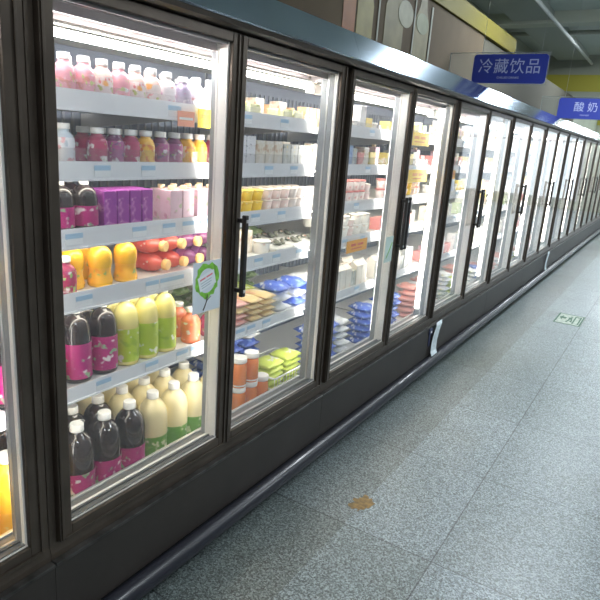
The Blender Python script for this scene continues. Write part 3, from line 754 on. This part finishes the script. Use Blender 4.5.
for l_ in range(2):
    for i in range(3): put('yellow_cup', 1, 2, 1.975+i*.074, -.18, dz=l_*.0475, rowname=['lower,', 'upper,'][l_])
    for i in range(3): put('pink_cup', 1, 2, 2.20+i*.070, -.18, dz=l_*.0475, rowname=['lower,', 'upper,'][l_])
    for i in range(4): put('grey_cup', 1, 2, 2.41+i*.070, -.18, dz=l_*.0475, rowname=['lower,', 'upper,'][l_])
for i in range(8): put('pink_cup' if i % 3 else 'grey_cup', 1, 2, 2.00+i*.08, -.27, dz=0, rowname='back row,'); 
for i in range(8): put('grey_cup' if i % 3 else 'pink_cup', 1, 2, 2.00+i*.08, -.27, dz=.0475, rowname='back upper,')
put('beige_carton', 1, 3, 2.05, -.24); put('beige_carton', 1, 3, 2.125, -.24); put('white_tub', 1, 3, 2.19, -.18)
for i in range(3): put('food_tray', 1, 3, 2.325+i*.155, -.205)
for i in range(3): put('food_tray', 1, 3, 2.335+i*.155, -.36, rowname='back,')
for i in range(5): put('green_bag', 1, 3, 2.04+i*.135, -.56, dz=0, rowname='back,')
for c_ in range(3):
    for l_ in range(4):
        kk = 'ham_pack' if (c_ == 0 and l_ != 2) else 'sausage_pack'
        put(kk, 1, 4, 2.03+c_*.107, -.225, dz=l_*.0285, rowname=['lowest,', 'second layer,', 'third layer,', 'topmost,'][l_], rz=.04*((c_+l_) % 3-1))
for l_ in range(3): put('lime_pack', 1, 4, 2.14+l_*.01, -.42, dz=l_*.0325, rowname=['lower,', 'middle,', 'upper,'][l_])
for l_ in range(3): put('lime_pack', 1, 4, 2.31+l_*.01, -.42, dz=l_*.0325, rowname=['lower,', 'middle,', 'upper,'][l_])
for l_ in range(3): put('blue_bag' if l_ == 2 else 'white_bag', 1, 4, 2.37, -.225, dz=l_*.0490, rowname=['lower,', 'middle,', 'upper,'][l_])
for c_ in range(2):
    for l_ in range(3): put('white_bag' if (l_+c_) % 2 else 'blue_bag', 1, 4, 2.52+c_*.135, -.225, dz=l_*.0490, rowname=['lower,', 'middle,', 'upper,'][l_])
for l_ in range(3):
    for i in range(5): put('green_bag', 1, 4, 2.04+i*.137+(.01 if l_ == 1 else 0), -.605, dz=l_*.0600, rowname=['back,', 'back second,', 'back top,'][l_])
for i, y in enumerate((2.09, 2.185)):
    put('jar', 1, 5, y, -.20, dz=.1505, rowname='upper,'); put('jar', 1, 5, y, -.20, rowname='lower,')
put('jar', 1, 5, 2.28, -.20, rowname='lower,'); 
for i in range(3): put('jar', 1, 5, 2.09+i*.095, -.30, rowname='back row,')
# wire basket with packs
def basket(y0, y1, x0, x1, z, h, label):
    e = empty('wire_basket', ((x0+x1)/2, (y0+y1)/2, z)); tag(e, label, 'basket')
    wx, wy = (x1-x0)/2, (y1-y0)/2
    b = bmn()
    for zz in (0.004, h*.5, h): tube(b, [(wx, -wy, zz), (wx, wy, zz), (-wx, wy, zz), (-wx, -wy, zz), (wx, -wy, zz)], .003 if zz < h else .005, 6)
    obj('rim', b, CAPW, e)
    b = bmn(); n = 14
    for i in range(n+1):
        yy = -wy+2*wy*i/n
        tube(b, [(wx, yy, h), (wx, yy, .004), (-wx, yy, .004), (-wx, yy, h)], .002, 5)
    obj('wire_mesh', b, CAPW, e)
basket(2.33, 2.72, -.42, -.15, DECK+.001, .12, 'white wire basket of lime packs, bottom deck, second full door')
for c_ in range(3):
    for l_ in range(6): put('blue_bag' if (c_+l_) % 3 else 'white_bag', 1, 5, 2.27+c_*.16, -.56, dz=l_*.0490, rz=.1*((l_*c_) % 3-1), rowname='back heap,')
for i in range(7): put('beige_carton' if i % 2 else 'orange_tin', 1, 0, 2.0+i*.095, -.33, rowname='back row,')
for i in range(9): put('grey_carton' if i % 3 else 'beige_carton', 1, 1, 2.0+i*.078, -.29, rowname='back row,')
for c_ in range(2):
    for l_ in range(5): put('lime_pack', 1, 5, 2.43+c_*.172, -.27, dz=.012+l_*.0325, rz=PI/2+.03*(l_ % 3-1), rowname=['lowest,', 'second layer,', 'third layer,', 'fourth layer,', 'topmost,'][l_])

# ---- other doors: rows of goods filled per shelf
def fill(door, s, seq, x=-.185, back=0, layers=1, gap=.004, y0=None, y1=None, near=None, depth=.09):
    a = door_y(door)+(.17 if y0 is None else y0) if door > 0 else door_y(door)
    off = min(.30, .10+.03*door) if door > 0 else 0
    if y0 is None: a = door_y(door)+.04
    if door == 2: a = 2.745
    e = door_y(door)+DW+.03 if y1 is None else y1
    y = a; i = 0
    while True:
        key = seq[i % len(seq)]
        bb = [v.co for m in P[key] for v in m[1].vertices]
        w = max(v.y for v in bb)-min(v.y for v in bb); h = max(v.z for v in bb)-min(v.z for v in bb); dd = max(v.x for v in bb)-min(v.x for v in bb)
        if y+w > e: break
        top = (SURF[s-1]-.03 if 0 < s < 5 else (1.86 if s == 0 else .78))-zof(s)
        nl = max(1, min(layers, int(top/(h+.0006))))
        for l_ in range(nl):
            rn0 = '' if nl == 1 else ['lowest,', 'second layer,', 'third layer,', 'fourth layer,', 'fifth layer,', 'sixth layer,', 'seventh layer,'][min(l_, 6)]
            jr = random.uniform(-.12, .12) if 'bag' in key else 0
            if l_ == 0 and 'bag' in key: y += .018
            put(key, door, s, y+w/2+(random.uniform(-.008, .008) if jr else 0), min(x, XF-.012-dd/2)-abs(jr)*.1-(random.uniform(0, .03) if jr else 0), dz=l_*(h+.0005), rowname=rn0, near=near, rz=jr)
            if back and (nl == 1 or l_ == nl-1): put(key, door, s, y+w/2, min(x, XF-.012-dd/2)-dd-.012, dz=l_*(h+.0005), rowname=(rn0+' back' if rn0 else 'back,'), near=near)
        y += w+gap; i += 1
# left edge door (only its right end shows)
Yd = door_y(-1)
for s, kk, st in ((0, 'white', .068), (1, 'mango', .066), (2, 'black_mid', .088), (3, 'orange_waist', .086), (4, 'black_big', .102), (5, 'orange_jug', .121)):
    for i in range(4): put(kk, -1, s, .938-i*st, -.19 if s < 5 else -.235)
# third full door
fill(2, 0, ['yellow_box', 'white_tub', 'white_tub', 'white_tall', 'yellow_box', 'white_tub', 'beige_carton'], back=0)
fill(2, 1, ['white_tall', 'blue_box', 'blue_box', 'grey_carton', 'red_box', 'beige_carton', 'yellow_box', 'pink_carton', 'white_tall'], back=0)
fill(2, 2, ['green_tall', 'red_rim_cup', 'red_rim_cup', 'red_rim_cup', 'red_rim_cup', 'red_rim_cup', 'pink_cup', 'pink_cup'], layers=2)
fill(2, 3, ['white_tub', 'white_tub', 'white_tub', 'pink_cup', 'white_tub', 'white_tub'], layers=2, back=1)
fill(2, 4, ['grey_carton', 'milk_carton', 'milk_carton', 'milk_carton', 'milk_carton'], back=1)
fill(2, 5, ['blue_bag', 'blue_bag', 'white_bag', 'blue_bag', 'blue_bag'], layers=6, x=-.23, gap=.002)
fill(3, 0, ['yellow_box', 'yellow_box', 'beige_carton', 'green_tall'])
fill(3, 1, ['yellow_box', 'grey_carton', 'pink_carton', 'red_box', 'beige_carton'])
fill(3, 2, ['red_rim_cup', 'pink_cup', 'yellow_cup', 'pink_cup'], layers=2)
fill(3, 3, ['red_box', 'red_box', 'grey_carton', 'white_tub', 'red_box'])
fill(3, 4, ['milk_carton', 'grey_carton', 'white_tall', 'white_tall', 'red_box'])
fill(3, 5, ['blue_bag', 'white_bag', 'blue_bag', 'blue_bag', 'lime_pack'], layers=6, x=-.23, gap=.002)
SEQ = {0: [['beige_carton', 'white_tall', 'yellow_box', 'pink_carton'], ['white_tall', 'green_tall', 'beige_carton'], ['yellow_box', 'beige_carton', 'red_box']],
       1: [['red_box', 'pink_carton', 'red_box', 'beige_carton'], ['yellow_box', 'red_box', 'white_tub'], ['grey_carton', 'pink_carton', 'white_tall']],
       2: [['white_tub', 'grey_carton', 'blue_box', 'white_tub'], ['yellow_box', 'yellow_box', 'green_tall'], ['pink_cup', 'red_rim_cup', 'white_tub']],
       3: [['beige_carton', 'grey_carton', 'white_tub'], ['green_tall', 'white_tall', 'yellow_box', 'green_tall'], ['red_box', 'beige_carton', 'white_tub']],
       4: [['red_box', 'pink_carton', 'white_tall', 'red_box'], ['white_tall', 'green_tall', 'milk_carton'], ['milk_carton', 'pink_carton', 'white_tall']],
       5: [['red_bag', 'white_bag', 'red_bag'], ['white_bag', 'lime_pack', 'red_bag'], ['white_bag', 'blue_bag', 'red_bag']]}
for d in range(4, 20):
    for s in range(6):
        q = SEQ[s][(d+s) % 3] if d > 5 else SEQ[s][(d-4) % 2]
        if d >= 10: q = q[:2]
        if s == 5: fill(d, s, q, layers=6 if d < 6 else 4, x=-.23, near=False)
        else: fill(d, s, q, near=False, gap=.006 if d < 8 else .03)
finish_labels()

# ---------------------------------------------------------------- small cards and signs
def card(name, y, z, w, h, mats, label, cat, xx=XF+.0175, tilt=0, stripes=None, ink=None):
    b = bmn(); box(b, -.0006, .0006, -w/2, w/2, -h/2, h/2); o = obj(name, b, mats[0], loc=(xx, y, z), rot=(tilt, 0, 0)); tag(o, label, cat)
    if stripes:
        b = bmn()
        for (a, c, d_, e_) in stripes: box(b, .0007, .0010, a*w, c*w, d_*h, e_*h)
        obj('print', b, ink, o)
    return o
YEL = mat('yellow card', (.95, .66, .03), .5); ORA = mat('orange card', (.95, .42, .02), .5); PNK = mat('salmon card', (.90, .40, .28), .5)
inkR = mat('red ink', (.75, .12, .05), .5); inkO = mat('deep orange ink', (.80, .30, .02), .5)
st = [(-.3, -.05, .0, .22), (.02, .3, .0, .2), (-.28, .25, -.25, -.16)]
card('price_card', 1.715, 1.705, .11, .066, [YEL], 'yellow price card hanging at right end of top rail, first full door', 'price card', stripes=st, ink=inkO)
card('price_card', 1.60, 1.697, .085, .052, [PNK], 'salmon price card on the top rail beside the yellow one', 'price card', stripes=[(-.4, .4, -.06, .1)], ink=TAGW)
card('price_card', 3.05, 1.085, .26, .070, [ORA], 'orange price card on fourth shelf rail of third full door', 'price card', stripes=st, ink=inkR)
card('price_card', 3.88, 1.475, .34, .085, [YEL], 'wide yellow price card on second shelf rail, fourth full door', 'price card', stripes=st, ink=inkO)
card('price_card', 3.84, 1.715, .34, .085, [YEL], 'wide yellow price card on top shelf rail, fourth full door', 'price card', stripes=st, ink=inkO)
card('price_card', 5.55, 1.30, .26, .09, [YEL], 'yellow price card on third shelf rail, sixth full door', 'price card', stripes=st, ink=inkO)
card('price_card', 4.62, 1.475, .12, .07, [ORA], 'small orange price card on second rail of fifth full door', 'price card', stripes=st, ink=inkR)
# leaf sign taped inside the first full door
def leaf_sign():
    e = tag(empty('paper_sign', (.0155, 1.588, 1.115)), 'white paper sign with green tree taped on first full door', 'sign')
    b = bmn(); box(b, 0, .0008, -.075, .075, -.095, .095); sh = obj('sheet', b, mat('pale paper', (.74, .80, .86), .6), e)
    b = bmn(); rn = random.Random(5)
    n = 26; pts_o, pts_i = [], []
    for i in range(n):
        a = 2*PI*i/n; ro = .066+rn.uniform(-.008, .006)
        pts_o.append(b.verts.new((.0012, ro*math.cos(a), .022+ro*math.sin(a)))); pts_i.append(b.verts.new((.0012, .046*math.cos(a), .022+.046*math.sin(a))))
    for i in range(n): b.faces.new((pts_o[i], pts_o[(i+1) % n], pts_i[(i+1) % n], pts_i[i]))
    obj('leaf_wreath', b, mat('leaf green ink', (.22, .55, .06), .6, noise=.4, scale=60), e)
    b = bmn(); box(b, .0009, .0014, -.045, .045, -.025, .030); c = obj('white_card', b, mat('white note paper', (.86, .9, .94), .6), e, loc=(0, 0, .020), rot=(.28, 0, 0))
    b = bmn()
    for y0, y1, z in ((-.035, -.005, .018), (.0, .034, .018)): box(b, .0015, .0018, y0, y1, z-.004, z+.002)
    obj('red_text', b, mat('red text ink', (.75, .2, .25), .6), c)
    b = bmn()
    for z in (.004, -.006, -.015): box(b, .0015, .0018, -.034, .03-abs(z), z-.0015, z+.0008)
    obj('grey_text', b, mat('grey text ink', (.35, .45, .5), .6), c)
    b = bmn(); tube(b, [(.0012, .004, -.03), (.0012, .000, -.055), (.0012, -.010, -.075), (.0012, -.018, -.088)], .0025, 5)
    tube(b, [(.0012, .000, -.055), (.0012, .022, -.04)], .0015, 5); obj('trunk', b, mat('brown ink', (.08, .06, .05), .6), e)
leaf_sign()
b = bmn(); box(b, .0150, .0158, 3.165, 3.275, .985, 1.14)
o = tag(obj('paper_sign', b, mat('pale green paper', (.66, .80, .74), .6)), 'small pale green sign taped low on third full door by handle', 'sign')
b = bmn(); tube(b, [(.0160, 3.19, 1.01), (.0160, 3.215, 1.04), (.0160, 3.26, 1.10)], .003, 5); obj('leaf_mark', b, mat('leaf green ink', (.22, .55, .06), .6), o)
# white paper strips hanging over the base
def strip(y, label, dark=True):
    pts = [(.041, .372, y+.045), (.052, .35, y+.02), (.050, .30, y-.012), (.044, .22, y-.022), (.047, .15, y-.028), (.060, .118, y-.030)]
    b = bmn(); w = .062; A = []
    for (xx, z, yy) in pts: A.append([b.verts.new((xx+o_, yy+s_*w, z)) for o_ in (0, .001) for s_ in (-1, 1)])
    for p, q in zip(A, A[1:]):
        b.faces.new((p[0], p[1], q[1], q[0])); b.faces.new((p[2], q[2], q[3], p[3])); b.faces.new((p[0], q[0], q[2], p[2])); b.faces.new((p[1], p[3], q[3], q[1]))
    b.faces.new((A[0][0], A[0][2], A[0][3], A[0][1])); b.faces.new((A[-1][0], A[-1][1], A[-1][3], A[-1][2]))
    tag(obj('paper_strip', b, mat('blue white paper strip', (.72, .80, .84), .5, noise=.12, scale=40)), label, 'paper strip')
strip(4.27, 'white paper strip curling down the base below the fourth full door')
strip(8.85, 'white paper strip on the base far down the cooler run')
b = bmn(); box(b, .0285, .040, 4.13, 4.19, .295, .345, .004); box(b, .0285, .034, 4.145, 4.175, .20, .295, .002)
o = tag(obj('wall_switch', b, mat('navy plastic', (.04, .05, .12), .4)), 'small dark switch on the base beside the paper strip', 'switch')
b = bmn(); box(b, .0401, .042, 4.145, 4.172, .31, .325, .001); obj('button', b, CAPW, o)

# hanging aisle signs
def text_mesh(txt, size, name):
    cu = bpy.data.curves.new(name, 'FONT'); cu.body = txt; cu.size = size; cu.align_x = 'CENTER'; cu.align_y = 'CENTER'
    cu.extrude = .0008
    o = bpy.data.objects.new(name, cu); C.objects.link(o)
    dg = bpy.context.evaluated_depsgraph_get(); dg.update()
    me = bpy.data.meshes.new_from_object(o.evaluated_get(dg)); bpy.data.objects.remove(o); me.name = name
    return me
BLUE = mat('royal blue sign', (.035, .06, .42), .4); WHT = mat('pale sign lettering', (.55, .62, .90), .5)
def hang_sign(y, x0, x1, z0, z1, txt, sub, label, size, space):
    e = tag(empty('hanging_sign', ((x0+x1)/2, y, z1+.02)), label, 'sign')
    cx = (x0+x1)/2; cz = (z0+z1)/2-(z1+.02); w = x1-x0; h = z1-z0
    b = bmn(); r = .025; pts = []
    for (sx, sz) in ((1, 1), (-1, 1), (-1, -1), (1, -1)):
        for j in range(5):
            a = {(1, 1): 0, (-1, 1): PI/2, (-1, -1): PI, (1, -1): 1.5*PI}[(sx, sz)]+PI/2*j/4
            pts.append((sx*(w/2-r)+r*math.cos(a), cz+sz*(h/2-r)+r*math.sin(a)))
    f = [b.verts.new((px, 0, pz)) for px, pz in pts]; b.faces.new(f)
    g = bmesh.ops.extrude_face_region(b, geom=b.faces[:])
    for v in g['geom']:
        if isinstance(v, bmesh.types.BMVert): v.co.y += .006
    bd = obj('board', b, BLUE, e)
    b = bmn(); box(b, -w/2-.20, w/2+.01, .0075, .0115, cz-h/2-.01, cz+h/2+.012); obj('acrylic_sheet', b, ACRYL, e)
    b = bmn()
    box(b, -w/2-.20, w/2+.01, .0072, .0118, cz+h/2+.012, cz+h/2+.016); box(b, -w/2-.204, -w/2-.20, .0072, .0118, cz-h/2-.01, cz+h/2+.016)
    obj('acrylic_edge', b, mat('grey acrylic edge', (.30, .33, .33), .3), e)
    for i, ch in enumerate(txt):
        t = bpy.data.objects.new('character', text_mesh(ch, size, 'character')); C.objects.link(t); t.data.materials.append(WHT)
        t.parent = bd; t.rotation_euler = (PI/2, 0, 0)
        # seen from the aisle side (-y)
        t.location = ((i-(len(txt)-1)/2)*space, -.0012, cz+.012)
    t = bpy.data.objects.new('small_line', text_mesh(sub, .022, 'small_line')); C.objects.link(t); t.data.materials.append(WHT)
    t.parent = bd; t.rotation_euler = (PI/2, 0, 0); t.location = (0, -.0012, cz-h/2+.042)
    for sx in (-w/2+.06, w/2-.06):
        b = bmn(); tube(b, [(sx, .0095, cz+h/2+.016), (sx, .0095, CEIL-(z1+.02))], .0015, 5); obj('hanging_wire', b, ALU, e)
hang_sign(5.0, -.19, .38, 2.20, 2.415, '冷藏饮品', 'CHILLED DRINKS', 'blue hanging sign reading 冷藏饮品 above the coolers', .118, .122)
hang_sign(8.0, -.02, .60, 2.135, 2.37, '酸奶', 'YOGHURT', 'blue hanging sign reading 酸奶, farther down the run', .118, .15)

# floor exit sticker
def floor_sign():
    cx, cy = .705, 6.70; w, l = .26, .46
    e = tag(empty('floor_sticker', (cx, cy, 0)), 'green and white exit sticker on the aisle floor', 'floor sign')
    b = bmn(); box(b, -w/2, w/2, -l/2, l/2, .0003, .0012, mi=0); obj('sticker_base', b, mat('dark green vinyl', (.03, .10, .06), .6), e)
    Wm = mat('dark green vinyl', (.03, .10, .06), .6)
    b = bmn(); box(b, -w/2+.016, w/2-.016, -l/2+.022, l/2-.022, .0012, .0014); obj('pale_panel', b, mat('worn pale vinyl', (.34, .40, .34), .6, noise=.4, scale=30), e)
    def bits(name, polys):
        b = bmn()
        for pl in polys:
            f = [b.verts.new((q[0], q[1], .00145)) for q in pl]; b.faces.new(f)
            g = bmesh.ops.extrude_face_region(b, geom=[b.faces[-1]] if False else list({fc for v in f for fc in v.link_faces}))
            for v in g['geom']:
                if isinstance(v, bmesh.types.BMVert): v.co.z += .0004
        obj(name, b, Wm, e)
    # the sticker is read looking along +y: x to the right, y up
    bits('arrow', [[(-.105, .04), (-.07, .14), (-.07, .075), (-.035, .075), (-.035, .0), (-.07, .0), (-.07, -.06)]])
    bits('doorway', [[(.04, -.17), (.055, -.17), (.055, .17), (.04, .17)], [(.055, .14), (.107, .14), (.107, .17), (.055, .17)], [(.092, -.17), (.107, -.17), (.107, .14), (.092, .14)]])
    bits('running_figure', [[(.0, .10), (.02, .10), (.02, .14), (.0, .14)], [(-.01, -.02), (.025, .0), (.02, .09), (-.012, .08)], [(-.025, -.15), (-.012, -.15), (.01, -.02), (-.008, -.02)], [(.012, -.10), (.035, -.12), (.03, .0), (.018, .0)]])
floor_sign()
# brown stain
b = bmn(); rn = random.Random(11); n = 28; vs = []
for i in range(n):
    a = 2*PI*i/n; r_ = 1+rn.uniform(-.35, .25); vs.append(b.verts.new((.425+.048*r_*math.cos(a), 2.285+.075*r_*math.sin(a), .0004)))
b.faces.new(vs)
g = bmesh.ops.extrude_face_region(b, geom=b.faces[:])
for v in g['geom']:
    if isinstance(v, bmesh.types.BMVert): v.co.z += .0006
tag(obj('dried_spill', b, mat('ochre brown dried spill', (.20, .12, .03), .5, noise=.5, scale=45)), 'ochre brown dried spill on the floor near the coolers', 'stain')
